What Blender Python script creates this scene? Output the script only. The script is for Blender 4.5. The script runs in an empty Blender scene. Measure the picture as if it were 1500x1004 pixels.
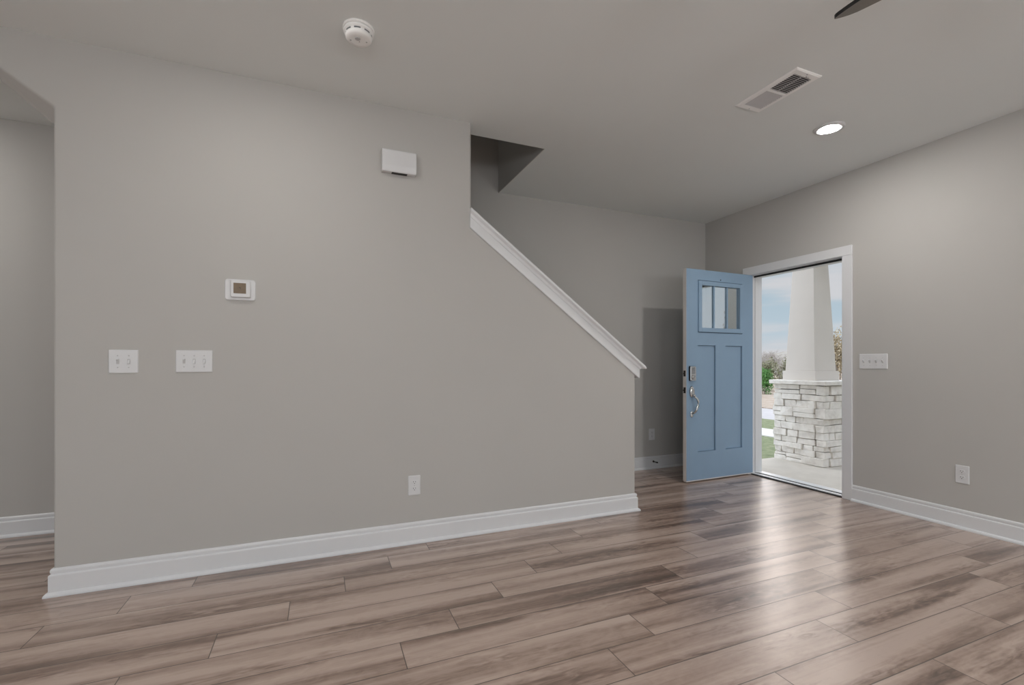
import bpy, bmesh, math, random
from mathutils import Vector, Matrix, Euler

scene = bpy.context.scene
COL = scene.collection
PI = math.pi

# ------------------------------------------------------------------ measured frame of the place
YA = 2.982          # face of the long stair wall
XB = 4.104          # face of the front-door wall
YC = 4.102          # face of the wall behind the stairs
H = 2.753           # ceiling height
XL, XU, XK = -1.2136, 0.9351, 2.2689   # stair wall: left end, end of full height, end of knee wall
X_REAR, Y_REAR = -4.8, -3.4
GROUND = -0.42      # ground level outside

# ------------------------------------------------------------------ camera
cam_data = bpy.data.cameras.new('camera')
cam = bpy.data.objects.new('camera', cam_data)
COL.objects.link(cam)
cam.location = (0, 0, 1.1425)
cam.rotation_euler = (PI / 2, 0, -0.3917)
cam_data.sensor_width = 36.0
cam_data.lens = 681.54 / 1500 * 36.0
cam_data.shift_y = (532.9 - 502.0) / 1500
cam_data.clip_start = 0.05
cam_data.clip_end = 400
scene.camera = cam

# ------------------------------------------------------------------ view
scene.view_settings.view_transform = 'Standard'
scene.view_settings.look = 'None'
scene.view_settings.gamma = 1.0
scene.view_settings.use_curve_mapping = False
scene.view_settings.exposure = 0.0
scene.cycles.use_denoising = True
scene.cycles.max_bounces = 12
scene.cycles.diffuse_bounces = 8
scene.cycles.glossy_bounces = 4
scene.cycles.sample_clamp_indirect = 6.0
scene.cycles.caustics_reflective = False
scene.cycles.caustics_refractive = False

SKY_GAIN = 0.85
LAMP_GAIN = 8.0
ENTRY_GAIN = 17.5     # entry and passage lamps set stronger to brighten the dim far walls
FILL_GLOBE = 28.5           # glow of the unseen opal pendants added as fill behind the camera
REAR_SKY_FILL = 3.0       # extra sky brightness added behind the house, unseen, to light the room

STREAK_SKY = 7.0        # bright sky lobe added out of view to make the floor streak

# ------------------------------------------------------------------ node helpers
def new_mat(name):
    m = bpy.data.materials.new(name)
    m.use_nodes = True
    nt = m.node_tree
    for n in list(nt.nodes):
        nt.nodes.remove(n)
    return m, nt

def nd(nt, typ, **kw):
    n = nt.nodes.new(typ)
    for k, v in kw.items():
        setattr(n, k, v)
    return n

def link(nt, a, b):
    nt.links.new(a, b)

def math_node(nt, op, a, b=None, c=None):
    n = nt.nodes.new('ShaderNodeMath')
    n.operation = op
    for i, v in enumerate((a, b, c)):
        if v is None:
            continue
        if isinstance(v, (int, float)):
            n.inputs[i].default_value = v
        else:
            nt.links.new(v, n.inputs[i])
    return n.outputs[0]

def mix_rgb(nt, fac, a, b, mode='MIX'):
    n = nt.nodes.new('ShaderNodeMix')
    n.data_type = 'RGBA'
    n.blend_type = mode
    for sock, v in ((n.inputs[0], fac), (n.inputs[6], a), (n.inputs[7], b)):
        if isinstance(v, (int, float)):
            sock.default_value = v
        elif isinstance(v, tuple):
            sock.default_value = (*v, 1.0) if len(v) == 3 else v
        else:
            nt.links.new(v, sock)
    return n.outputs[2]

def ramp(nt, fac, stops, interp='LINEAR'):
    n = nt.nodes.new('ShaderNodeValToRGB')
    n.color_ramp.interpolation = interp
    el = n.color_ramp.elements
    while len(el) < len(stops):
        el.new(0.5)
    for e, (p, c) in zip(el, stops):
        e.position = p
        e.color = (*c, 1.0) if len(c) == 3 else c
    nt.links.new(fac, n.inputs[0])
    return n.outputs[0]

# ------------------------------------------------------------------ world: bright hazy sky with soft cloud bands
world = bpy.data.worlds.new('sky')
scene.world = world
world.use_nodes = True
wt = world.node_tree
for n in list(wt.nodes):
    wt.nodes.remove(n)
tc = nd(wt, 'ShaderNodeTexCoord')
sep = nd(wt, 'ShaderNodeSeparateXYZ')
link(wt, tc.outputs['Generated'], sep.inputs[0])
elev = math_node(wt, 'MULTIPLY_ADD', sep.outputs[2], 0.5, 0.5)
base_sky = ramp(wt, elev, [(0.0, (0.40, 0.42, 0.40)), (0.495, (0.62, 0.70, 0.76)), (0.53, (0.56, 0.68, 0.77)),
                           (0.58, (0.46, 0.60, 0.70)), (0.66, (0.36, 0.52, 0.66)), (1.0, (0.42, 0.58, 0.78))])
mp = nd(wt, 'ShaderNodeMapping')
mp.inputs['Scale'].default_value = (1.6, 1.6, 13.0)
link(wt, tc.outputs['Generated'], mp.inputs[0])
cn = nd(wt, 'ShaderNodeTexNoise')
cn.inputs['Scale'].default_value = 1.5
cn.inputs['Detail'].default_value = 5.0
cn.inputs['Roughness'].default_value = 0.5
link(wt, mp.outputs[0], cn.inputs['Vector'])
cloud = ramp(wt, cn.outputs[0], [(0.36, (0, 0, 0)), (0.56, (1, 1, 1))], 'EASE')
sky_col = mix_rgb(wt, math_node(wt, 'MULTIPLY', cloud, 0.75), base_sky, (0.80, 0.77, 0.78))
zen = nd(wt, 'ShaderNodeMapRange', interpolation_type='SMOOTHSTEP')
zen.inputs['From Min'].default_value = 0.22
zen.inputs['From Max'].default_value = 0.95
zen.inputs['To Min'].default_value = 1.0
zen.inputs['To Max'].default_value = 2.6
link(wt, sep.outputs[2], zen.inputs['Value'])
bg = nd(wt, 'ShaderNodeBackground')
link(wt, sky_col, bg.inputs['Color'])
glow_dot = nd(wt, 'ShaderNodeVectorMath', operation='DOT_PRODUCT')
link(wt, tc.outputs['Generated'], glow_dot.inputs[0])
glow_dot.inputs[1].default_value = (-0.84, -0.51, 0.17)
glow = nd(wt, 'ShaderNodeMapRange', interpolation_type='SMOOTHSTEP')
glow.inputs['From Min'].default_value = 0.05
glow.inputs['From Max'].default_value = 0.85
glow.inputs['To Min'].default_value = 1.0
glow.inputs['To Max'].default_value = REAR_SKY_FILL
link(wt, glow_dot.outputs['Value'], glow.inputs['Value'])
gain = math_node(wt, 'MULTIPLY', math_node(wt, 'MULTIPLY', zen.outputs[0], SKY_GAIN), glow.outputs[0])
streak_dot = nd(wt, 'ShaderNodeVectorMath', operation='DOT_PRODUCT')
link(wt, tc.outputs['Generated'], streak_dot.inputs[0])
streak_dot.inputs[1].default_value = (0.776, 0.480, 0.410)
streak_lobe = nd(wt, 'ShaderNodeMapRange', interpolation_type='SMOOTHSTEP')
streak_lobe.inputs['From Min'].default_value = 0.970
streak_lobe.inputs['From Max'].default_value = 0.989
streak_lobe.inputs['To Min'].default_value = 1.0
streak_lobe.inputs['To Max'].default_value = STREAK_SKY
link(wt, streak_dot.outputs['Value'], streak_lobe.inputs['Value'])
gain = math_node(wt, 'MULTIPLY', gain, streak_lobe.outputs[0])
hz = math_node(wt, 'MULTIPLY', math_node(wt, 'SUBTRACT', streak_lobe.outputs[0], 1.0), 0.9 / (STREAK_SKY - 1.0))
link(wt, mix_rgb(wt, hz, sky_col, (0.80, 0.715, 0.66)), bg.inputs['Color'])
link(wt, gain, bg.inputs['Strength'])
wo = nd(wt, 'ShaderNodeOutputWorld')
link(wt, bg.outputs[0], wo.inputs['Surface'])

# ------------------------------------------------------------------ hazy sun from beyond the left of the house
sun_d = bpy.data.lights.new('sun', 'SUN')
sun_d.energy = 0.9
sun_d.angle = math.radians(6)
sun_d.color = (1.0, 0.95, 0.88)
sun = bpy.data.objects.new('sun', sun_d)
COL.objects.link(sun)
sun.rotation_euler = Vector((0.22, -0.80, -0.62)).to_track_quat('-Z', 'Y').to_euler()

# ------------------------------------------------------------------ daylight portals in the openings that the house has
def portal(name, loc, rot, sx, sy):
    d = bpy.data.lights.new(name, 'AREA')
    d.shape = 'RECTANGLE'
    d.size, d.size_y = sx, sy
    d.cycles.is_portal = True
    o = bpy.data.objects.new(name, d)
    COL.objects.link(o)
    o.location, o.rotation_euler = loc, rot
    return o

REAR_WINDOWS = [(-4.1, -2.3, 0.35, 2.25), (-1.4, 1.0, 0.06, 2.25), (1.7, 3.5, 0.35, 2.25)]    # x0, x1, z0, z1 in the rear wall
SIDE_WINDOWS = [(-2.7, -0.9, 0.5, 2.2), (0.1, 1.9, 0.5, 2.2)]            # y0, y1, z0, z1 in the far left wall
for x0, x1, z0, z1 in REAR_WINDOWS:
    portal('daylight', ((x0 + x1) / 2, Y_REAR - 0.10, (z0 + z1) / 2), (PI / 2, 0, 0), x1 - x0, z1 - z0)
for y0, y1, z0, z1 in SIDE_WINDOWS:
    portal('daylight', (X_REAR - 0.10, (y0 + y1) / 2, (z0 + z1) / 2), (PI / 2, 0, -PI / 2), y1 - y0, z1 - z0)
portal('daylight', (XB + 0.12, 3.03, 1.03), (PI / 2, 0, PI / 2), 0.9, 2.03)

# ------------------------------------------------------------------ materials
def principled(nt, color, rough=0.5, metal=0.0, spec=0.5, normal=None):
    p = nd(nt, 'ShaderNodeBsdfPrincipled')
    if isinstance(color, tuple):
        p.inputs['Base Color'].default_value = (*color, 1.0)
    else:
        link(nt, color, p.inputs['Base Color'])
    if isinstance(rough, (int, float)):
        p.inputs['Roughness'].default_value = rough
    else:
        link(nt, rough, p.inputs['Roughness'])
    p.inputs['Metallic'].default_value = metal
    p.inputs['Specular IOR Level'].default_value = spec
    if normal is not None:
        link(nt, normal, p.inputs['Normal'])
    o = nd(nt, 'ShaderNodeOutputMaterial')
    link(nt, p.outputs[0], o.inputs['Surface'])
    return p

def painted(name, color, rough=0.6, var=0.03, scale=3.0, bump=0.0, bump_scale=300.0, spec=0.4, metal=0.0):
    """Paint with a faint mottling and an optional fine roller texture."""
    m, nt = new_mat(name)
    t = nd(nt, 'ShaderNodeTexCoord')
    n = nd(nt, 'ShaderNodeTexNoise')
    n.inputs['Scale'].default_value = scale
    n.inputs['Detail'].default_value = 3.0
    link(nt, t.outputs['Object'], n.inputs['Vector'])
    dark = tuple(c * (1 - var) for c in color)
    light = tuple(min(1.0, c * (1 + var)) for c in color)
    c = ramp(nt, n.outputs[0], [(0.3, dark), (0.7, light)])
    nrm = None
    if bump:
        b = nd(nt, 'ShaderNodeTexNoise')
        b.inputs['Scale'].default_value = bump_scale
        b.inputs['Detail'].default_value = 2.0
        link(nt, t.outputs['Object'], b.inputs['Vector'])
        bp = nd(nt, 'ShaderNodeBump')
        bp.inputs['Strength'].default_value = bump
        bp.inputs['Distance'].default_value = 0.001
        link(nt, b.outputs[0], bp.inputs['Height'])
        nrm = bp.outputs[0]
    principled(nt, c, rough, metal, spec, nrm)
    return m

M = {}
M['wall'] = painted('greige_wall_paint', (0.472, 0.462, 0.442), 0.75, 0.012, 1.5, 0.12, 220, 0.25)
M['ceiling'] = painted('ceiling_paint', (0.765, 0.795, 0.79), 0.85, 0.012, 1.2, 0.10, 200, 0.2)
M['trim'] = painted('white_trim_paint', (0.690, 0.700, 0.715), 0.38, 0.01, 4.0, spec=0.45)
M['plastic'] = painted('white_plastic', (0.66, 0.665, 0.675), 0.35, 0.01, 20.0)
M['plastic_grey'] = painted('grey_shade_plastic', (0.50, 0.50, 0.50), 0.5, 0.01, 20.0)
M['key_grey'] = painted('dark_key_plastic', (0.16, 0.17, 0.18), 0.45, 0.02, 20.0)
M['dark'] = painted('dark_recess', (0.03, 0.03, 0.03), 0.6, 0.05, 20.0)
M['screen'] = painted('brown_display', (0.165, 0.115, 0.068), 0.3, 0.08, 60.0)
M['door_blue'] = painted('blue_door_paint', (0.235, 0.345, 0.470), 0.42, 0.02, 5.0, 0.08, 120)
M['door_edge'] = painted('white_door_edge', (0.70, 0.68, 0.66), 0.5, 0.02, 8.0)
M['nickel'] = painted('satin_nickel', (0.58, 0.58, 0.57), 0.22, 0.03, 40.0, metal=1.0)
M['dark_metal'] = painted('dark_bronze', (0.05, 0.045, 0.04), 0.4, 0.05, 30.0, metal=0.7)
M['aluminium'] = painted('mill_aluminium', (0.80, 0.80, 0.80), 0.35, 0.03, 40.0, metal=0.2)
M['rubber'] = painted('black_rubber', (0.02, 0.02, 0.02), 0.7, 0.05, 30.0)
M['vent_metal'] = painted('enamelled_steel', (0.90, 0.90, 0.89), 0.4, 0.01, 20.0)
M['vent_slat'] = painted('slat_steel', (0.56, 0.56, 0.57), 0.45, 0.01, 20.0)
M['fan_blade'] = painted('brown_grey_blade', (0.17, 0.155, 0.135), 0.35, 0.1, 8.0)
M['fan_edge'] = painted('black_blade_edge', (0.012, 0.012, 0.012), 0.4, 0.05, 8.0)
M['column_paint'] = painted('column_paint', (0.67, 0.625, 0.575), 0.6, 0.02, 3.0)
M['carpet'] = painted('stair_carpet', (0.40, 0.37, 0.34), 0.95, 0.15, 120.0, 0.6, 400)

def mat_emit(name, color, strength):
    m, nt = new_mat(name)
    e = nd(nt, 'ShaderNodeEmission')
    e.inputs['Color'].default_value = (*color, 1)
    e.inputs['Strength'].default_value = strength
    o = nd(nt, 'ShaderNodeOutputMaterial')
    link(nt, e.outputs[0], o.inputs['Surface'])
    return m
M['landing_fill'] = mat_emit('landing_fill_glow', (1.0, 0.97, 0.93), 26.0)
M['opal'] = mat_emit('fill_globe_glow', (0.97, 0.985, 1.0), FILL_GLOBE)
M['lamp'] = mat_emit('lit_lens', (1.0, 0.965, 0.925), 26.0 * LAMP_GAIN)
M['entry_lamp'] = mat_emit('lit_entry_lens', (1.0, 0.965, 0.925), 26.0 * ENTRY_GAIN)

def mat_glass(name, tint, refl, rough=0.02):
    m, nt = new_mat(name)
    tr = nd(nt, 'ShaderNodeBsdfTransparent')
    tr.inputs['Color'].default_value = (*tint, 1)
    gl = nd(nt, 'ShaderNodeBsdfGlossy')
    gl.inputs['Roughness'].default_value = rough
    gl.inputs['Color'].default_value = (0.90, 0.97, 1.0, 1)
    t = nd(nt, 'ShaderNodeTexCoord')
    nz = nd(nt, 'ShaderNodeTexNoise')
    nz.inputs['Scale'].default_value = 9.0
    link(nt, t.outputs['Object'], nz.inputs['Vector'])
    bp = nd(nt, 'ShaderNodeBump')
    bp.inputs['Strength'].default_value = 0.10
    bp.inputs['Distance'].default_value = 0.01
    link(nt, nz.outputs[0], bp.inputs['Height'])
    link(nt, bp.outputs[0], gl.inputs['Normal'])
    mx = nd(nt, 'ShaderNodeMixShader')
    mx.inputs[0].default_value = refl
    link(nt, tr.outputs[0], mx.inputs[1])
    link(nt, gl.outputs[0], mx.inputs[2])
    o = nd(nt, 'ShaderNodeOutputMaterial')
    link(nt, mx.outputs[0], o.inputs['Surface'])
    return m
M['door_glass'] = mat_glass('coated_door_glass', (0.85, 0.9, 0.92), 0.55)
M['window_glass'] = mat_glass('window_glass', (0.97, 0.98, 0.98), 0.06)

def mat_floor():
    """Wide laminate planks running along the stair wall, each with its own grain and tone."""
    m, nt = new_mat('laminate_planks')
    W, L, Y0, X0, STEP = 0.1785, 1.228, 1.221, 0.815, 0.2515
    t = nd(nt, 'ShaderNodeTexCoord')
    s = nd(nt, 'ShaderNodeSeparateXYZ')
    link(nt, t.outputs['Object'], s.inputs[0])
    X, Y = s.outputs[0], s.outputs[1]
    v = math_node(nt, 'DIVIDE', math_node(nt, 'SUBTRACT', Y, Y0), W)
    row = math_node(nt, 'FLOOR', v)
    fv = math_node(nt, 'SUBTRACT', v, row)
    shift = math_node(nt, 'MULTIPLY_ADD', row, STEP, X0)
    shift = math_node(nt, 'MULTIPLY_ADD', math_node(nt, 'LESS_THAN', row, -0.5), -0.235, shift)
    shift = math_node(nt, 'MULTIPLY_ADD', math_node(nt, 'LESS_THAN', row, -1.5), 0.885, shift)
    hump = math_node(nt, 'MAXIMUM', math_node(nt, 'SUBTRACT', 1.0, math_node(nt, 'DIVIDE', math_node(nt, 'ABSOLUTE', math_node(nt, 'SUBTRACT', row, 3.5)), 2.2)), 0.0)
    shift = math_node(nt, 'MULTIPLY_ADD', hump, -0.05, shift)
    u = math_node(nt, 'DIVIDE', math_node(nt, 'SUBTRACT', X, shift), L)
    cell = math_node(nt, 'FLOOR', u)
    fu = math_node(nt, 'SUBTRACT', u, cell)
    idv = nd(nt, 'ShaderNodeCombineXYZ')
    link(nt, row, idv.inputs[0])
    link(nt, cell, idv.inputs[1])
    wn = nd(nt, 'ShaderNodeTexWhiteNoise', noise_dimensions='3D')
    link(nt, idv.outputs[0], wn.inputs['Vector'])
    rnd = wn.outputs['Value']
    rs = nd(nt, 'ShaderNodeSeparateColor')
    link(nt, wn.outputs['Color'], rs.inputs[0])
    # plank-local coordinates with a random slide per plank
    gx = math_node(nt, 'MULTIPLY_ADD', rs.outputs[0], 37.0, X)
    gy = math_node(nt, 'MULTIPLY_ADD', rs.outputs[1], 23.0, Y)
    gv = nd(nt, 'ShaderNodeCombineXYZ')
    link(nt, gx, gv.inputs[0])
    link(nt, gy, gv.inputs[1])

    def noise(scale_xyz, scale, detail=4.0, rough=0.55, dist=0.0):
        mp = nd(nt, 'ShaderNodeMapping')
        mp.inputs['Scale'].default_value = scale_xyz
        link(nt, gv.outputs[0], mp.inputs[0])
        n = nd(nt, 'ShaderNodeTexNoise')
        n.inputs['Scale'].default_value = scale
        n.inputs['Detail'].default_value = detail
        n.inputs['Roughness'].default_value = rough
        n.inputs['Distortion'].default_value = dist
        link(nt, mp.outputs[0], n.inputs['Vector'])
        return n.outputs[0]
    broad = noise((0.42, 6.0, 1), 1.6, 2.5, 0.45, 0.35)        # long smoky bands
    fine = noise((1.2, 42.0, 1), 2.2, 5.0, 0.6, 0.2)          # fine streaks
    figure = noise((6.0, 14.0, 1), 1.5, 4.0, 0.62, 1.6)        # cross figure
    # wispy marks that run slantwise across the grain, in patches
    mp2 = nd(nt, 'ShaderNodeMapping')
    mp2.inputs['Rotation'].default_value = (0, 0, 0.62)
    mp2.inputs['Scale'].default_value = (9.0, 42.0, 1)
    link(nt, gv.outputs[0], mp2.inputs[0])
    n2 = nd(nt, 'ShaderNodeTexNoise')
    n2.inputs['Scale'].default_value = 0.9
    n2.inputs['Detail'].default_value = 3.0
    n2.inputs['Distortion'].default_value = 1.2
    link(nt, mp2.outputs[0], n2.inputs['Vector'])
    patch = nd(nt, 'ShaderNodeMapRange', interpolation_type='SMOOTHSTEP')
    patch.inputs['From Min'].default_value = 0.48
    patch.inputs['From Max'].default_value = 0.66
    link(nt, noise((1.6, 7.0, 1), 1.1, 2.0, 0.5), patch.inputs['Value'])
    wisp = math_node(nt, 'MULTIPLY', math_node(nt, 'SUBTRACT', n2.outputs[0], 0.5), patch.outputs[0])
    pores = noise((4.0, 150.0, 1), 2.0, 3.0, 0.6)
    tone = math_node(nt, 'MULTIPLY_ADD', broad, 1.05, math_node(nt, 'MULTIPLY', fine, 0.24))
    tone = math_node(nt, 'MULTIPLY_ADD', figure, 0.20, tone)
    tone = math_node(nt, 'MULTIPLY_ADD', rnd, 0.06, tone)
    tone = math_node(nt, 'MULTIPLY_ADD', wisp, 0.55, tone)
    col = ramp(nt, tone, [(0.51, (0.100, 0.062, 0.045)), (0.64, (0.215, 0.141, 0.108)), (0.765, (0.380, 0.276, 0.224)),
                          (0.92, (0.500, 0.386, 0.326))])
    # bevelled joints
    du = math_node(nt, 'MULTIPLY', math_node(nt, 'MINIMUM', fu, math_node(nt, 'SUBTRACT', 1.0, fu)), L)
    dv = math_node(nt, 'MULTIPLY', math_node(nt, 'MINIMUM', fv, math_node(nt, 'SUBTRACT', 1.0, fv)), W)
    d = math_node(nt, 'MINIMUM', du, dv)
    jm = nd(nt, 'ShaderNodeMapRange', interpolation_type='SMOOTHSTEP')
    jm.inputs['From Min'].default_value = 0.0007
    jm.inputs['From Max'].default_value = 0.0028
    link(nt, d, jm.inputs['Value'])
    col = mix_rgb(nt, jm.outputs[0], (0.075, 0.052, 0.042), col)
    # emboss
    h = math_node(nt, 'MULTIPLY_ADD', pores, 0.35, math_node(nt, 'MULTIPLY', fine, 0.35))
    h = math_node(nt, 'MULTIPLY_ADD', jm.outputs[0], 1.0, h)
    bp = nd(nt, 'ShaderNodeBump')
    bp.inputs['Strength'].default_value = 0.28
    bp.inputs['Distance'].default_value = 0.0012
    link(nt, h, bp.inputs['Height'])
    rg = nd(nt, 'ShaderNodeMapRange')
    rg.inputs['To Min'].default_value = 0.27
    rg.inputs['To Max'].default_value = 0.42
    link(nt, fine, rg.inputs['Value'])
    p = principled(nt, col, rg.outputs[0], 0.0, 0.6, bp.outputs[0])
    p.inputs['Coat Weight'].default_value = 0.6
    p.inputs['Coat IOR'].default_value = 1.7
    p.inputs['Coat Roughness'].default_value = 0.26
    link(nt, bp.outputs[0], p.inputs['Coat Normal'])
    return m
M['floor'] = mat_floor()

def mat_mottle(name, stops, scale, rough=0.9, bump=0.0, bdist=0.01, detail=6.0, stretch=(1, 1, 1), spec=0.3):
    m, nt = new_mat(name)
    t = nd(nt, 'ShaderNodeTexCoord')
    mp = nd(nt, 'ShaderNodeMapping')
    mp.inputs['Scale'].default_value = stretch
    link(nt, t.outputs['Object'], mp.inputs[0])
    n = nd(nt, 'ShaderNodeTexNoise')
    n.inputs['Scale'].default_value = scale
    n.inputs['Detail'].default_value = detail
    n.inputs['Roughness'].default_value = 0.65
    link(nt, mp.outputs[0], n.inputs['Vector'])
    c = ramp(nt, n.outputs[0], stops)
    nrm = None
    if bump:
        bp = nd(nt, 'ShaderNodeBump')
        bp.inputs['Strength'].default_value = bump
        bp.inputs['Distance'].default_value = bdist
        link(nt, n.outputs[0], bp.inputs['Height'])
        nrm = bp.outputs[0]
    principled(nt, c, rough, 0.0, spec, nrm)
    return m
M['concrete'] = mat_mottle('porch_concrete', [(0.3, (0.50, 0.465, 0.415)), (0.7, (0.58, 0.545, 0.49))], 5.0, 0.85, 0.2, 0.004)
M['walk'] = mat_mottle('sidewalk_concrete', [(0.3, (0.54, 0.515, 0.49)), (0.7, (0.62, 0.59, 0.56))], 4.0, 0.9)
M['road'] = mat_mottle('road_surface', [(0.3, (0.38, 0.36, 0.36)), (0.7, (0.46, 0.44, 0.44))], 3.0, 0.9)
M['lawn'] = mat_mottle('lawn_grass', [(0.3, (0.120, 0.145, 0.075)), (0.52, (0.185, 0.210, 0.115)), (0.72, (0.27, 0.26, 0.17))], 7.0, 0.95, 0.6, 0.03)
M['straw'] = mat_mottle('dry_verge', [(0.3, (0.26, 0.20, 0.15)), (0.55, (0.38, 0.31, 0.25)), (0.75, (0.50, 0.44, 0.38))], 3.0, 0.95, 0.5, 0.04)
M['stone'] = mat_mottle('whitewashed_stone', [(0.3, (0.64, 0.605, 0.56)), (0.55, (0.81, 0.78, 0.735)), (0.8, (0.88, 0.86, 0.82))], 9.0, 0.9, 0.55, 0.008)
M['mortar'] = mat_mottle('dark_joint', [(0.3, (0.02, 0.02, 0.022)), (0.7, (0.04, 0.04, 0.042))], 12.0, 0.95)
M['bark'] = mat_mottle('grey_bark', [(0.3, (0.20, 0.17, 0.15)), (0.7, (0.33, 0.30, 0.27))], 3.0, 0.95)
M['twig'] = mat_mottle('pale_twigs', [(0.3, (0.30, 0.26, 0.23)), (0.7, (0.50, 0.46, 0.42))], 1.2, 0.95)
M['leaf_green'] = mat_mottle('bush_green', [(0.3, (0.05, 0.140, 0.035)), (0.7, (0.160, 0.340, 0.100))], 3.0, 0.7)
M['leaf_olive'] = mat_mottle('olive_scrub', [(0.3, (0.16, 0.16, 0.095)), (0.7, (0.33, 0.32, 0.21))], 1.5, 0.9)
M['leaf_tan'] = mat_mottle('tan_scrub', [(0.3, (0.30, 0.24, 0.15)), (0.7, (0.50, 0.42, 0.29))], 1.5, 0.9)
M['hill'] = mat_mottle('far_woods', [(0.3, (0.24, 0.22, 0.19)), (0.7, (0.38, 0.35, 0.31))], 0.6, 1.0, 0.8, 0.4)

# ------------------------------------------------------------------ mesh helpers
def box(bm, x0, x1, y0, y1, z0, z1, mi=0):
    vs = [bm.verts.new(p) for p in ((x0, y0, z0), (x1, y0, z0), (x1, y1, z0), (x0, y1, z0),
                                    (x0, y0, z1), (x1, y0, z1), (x1, y1, z1), (x0, y1, z1))]
    fs = []
    for idx in ((0, 3, 2, 1), (4, 5, 6, 7), (0, 1, 5, 4), (1, 2, 6, 5), (2, 3, 7, 6), (3, 0, 4, 7)):
        f = bm.faces.new([vs[i] for i in idx])
        f.material_index = mi
        fs.append(f)
    return vs, fs

def prism(bm, pts, axis, a, b, mi=0):
    """Extrude a closed 2-D outline along an axis ('x','y','z') from a to b."""
    def P(p, t):
        if axis == 'y':
            return (p[0], t, p[1])
        if axis == 'x':
            return (t, p[0], p[1])
        return (p[0], p[1], t)
    va = [bm.verts.new(P(p, a)) for p in pts]
    vb = [bm.verts.new(P(p, b)) for p in pts]
    n = len(pts)
    bm.faces.new(va).material_index = mi
    bm.faces.new(list(reversed(vb))).material_index = mi
    for i in range(n):
        j = (i + 1) % n
        bm.faces.new((va[i], vb[i], vb[j], va[j])).material_index = mi

def lathe(bm, prof, seg=32, mi=0, axis='z', cap=True):
    """Revolve (radius, height) pairs about the local z (or -y outward) axis."""
    rings = []
    for r, h in prof:
        ring = []
        for k in range(seg):
            a = 2 * PI * k / seg
            x, y = r * math.cos(a), r * math.sin(a)
            ring.append(bm.verts.new((x, y, h) if axis == 'z' else (x, -h, y)))
        rings.append(ring)
    for p, q in zip(rings, rings[1:]):
        for k in range(seg):
            f = bm.faces.new((p[k], p[(k + 1) % seg], q[(k + 1) % seg], q[k]))
            f.material_index = mi
            f.smooth = True
    if cap:
        bm.faces.new(list(reversed(rings[0]))).material_index = mi
        bm.faces.new(rings[-1]).material_index = mi

def tube(bm, pts, radii, seg=8, mi=0):
    """A round tube through points with a radius at each."""
    rings = []
    pts = [Vector(p) for p in pts]
    for i, p in enumerate(pts):
        d = (pts[min(i + 1, len(pts) - 1)] - pts[max(i - 1, 0)])
        if d.length < 1e-9:
            d = Vector((0, 0, 1))
        q = d.to_track_quat('Z', 'Y')
        r = radii[i] if isinstance(radii, (list, tuple)) else radii
        rings.append([bm.verts.new(p + q @ Vector((r * math.cos(2 * PI * k / seg), r * math.sin(2 * PI * k / seg), 0))) for k in range(seg)])
    for a, b in zip(rings, rings[1:]):
        for k in range(seg):
            f = bm.faces.new((a[k], a[(k + 1) % seg], b[(k + 1) % seg], b[k]))
            f.smooth = True
            f.material_index = mi
    bm.faces.new(list(reversed(rings[0]))).material_index = mi
    bm.faces.new(rings[-1]).material_index = mi

def rounded(w, h, r, seg=5):
    pts = []
    for cx, cy, a0 in ((w / 2 - r, h / 2 - r, 0), (-w / 2 + r, h / 2 - r, PI / 2), (-w / 2 + r, -h / 2 + r, PI), (w / 2 - r, -h / 2 + r, 1.5 * PI)):
        for k in range(seg + 1):
            a = a0 + PI / 2 * k / seg
            pts.append((cx + r * math.cos(a), cy + r * math.sin(a)))
    return pts

def plate(bm, w, h, layers, r=0.004, cx=0.0, cz=0.0, mi=0):
    """A wall plate in local coordinates (x right, z up, -y out): layers are (out, inset) pairs."""
    rings = []
    for out, inset in layers:
        rings.append([bm.verts.new((cx + x, -out, cz + z)) for x, z in rounded(w - 2 * inset, h - 2 * inset, max(r - inset * 0.5, 0.0012))])
    n = len(rings[0])
    for a, b in zip(rings, rings[1:]):
        for k in range(n):
            bm.faces.new((a[k], a[(k + 1) % n], b[(k + 1) % n], b[k])).material_index = mi
    bm.faces.new(rings[-1]).material_index = mi
    bm.faces.new(list(reversed(rings[0]))).material_index = mi

def build(name, bm, mats, parent=None, bevel=0.0, bseg=2, angle=35, smooth=False, fix=True):
    if fix:
        bmesh.ops.recalc_face_normals(bm, faces=bm.faces[:])
    me = bpy.data.meshes.new(name)
    bm.to_mesh(me)
    bm.free()
    for m in (mats if isinstance(mats, (list, tuple)) else [mats]):
        me.materials.append(m)
    if smooth:
        for p in me.polygons:
            p.use_smooth = True
    o = bpy.data.objects.new(name, me)
    COL.objects.link(o)
    if parent is not None:
        o.parent = parent
    if bevel:
        md = o.modifiers.new('bevel', 'BEVEL')
        md.width = bevel
        md.segments = bseg
        md.limit_method = 'ANGLE'
        md.angle_limit = math.radians(angle)
        md.harden_normals = False
    return o

def tag(o, label, category, group=None, kind=None):
    o['label'] = label
    o['category'] = category
    if group:
        o['group'] = group
    if kind:
        o['kind'] = kind
    return o

def thing(name, loc, label, category, rotz=0.0, group=None, kind=None):
    o = bpy.data.objects.new(name, None)
    o.empty_display_size = 0.1
    COL.objects.link(o)
    o.location = loc
    o.rotation_euler = (0, 0, rotz)
    return tag(o, label, category, group, kind)

def struct(name, bm, mats, label, category, **kw):
    o = build(name, bm, mats, **kw)
    return tag(o, label, category, kind='structure')

B = bmesh.new

# ================================================================== LARGE STRUCTURE
# floor
bm = B(); box(bm, X_REAR - 0.15, XB + 0.015, Y_REAR - 0.15, YC + 0.15, -0.12, 0.0)
struct('floor', bm, M['floor'], 'grey brown wood plank floor running through the whole room', 'floor')

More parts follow.
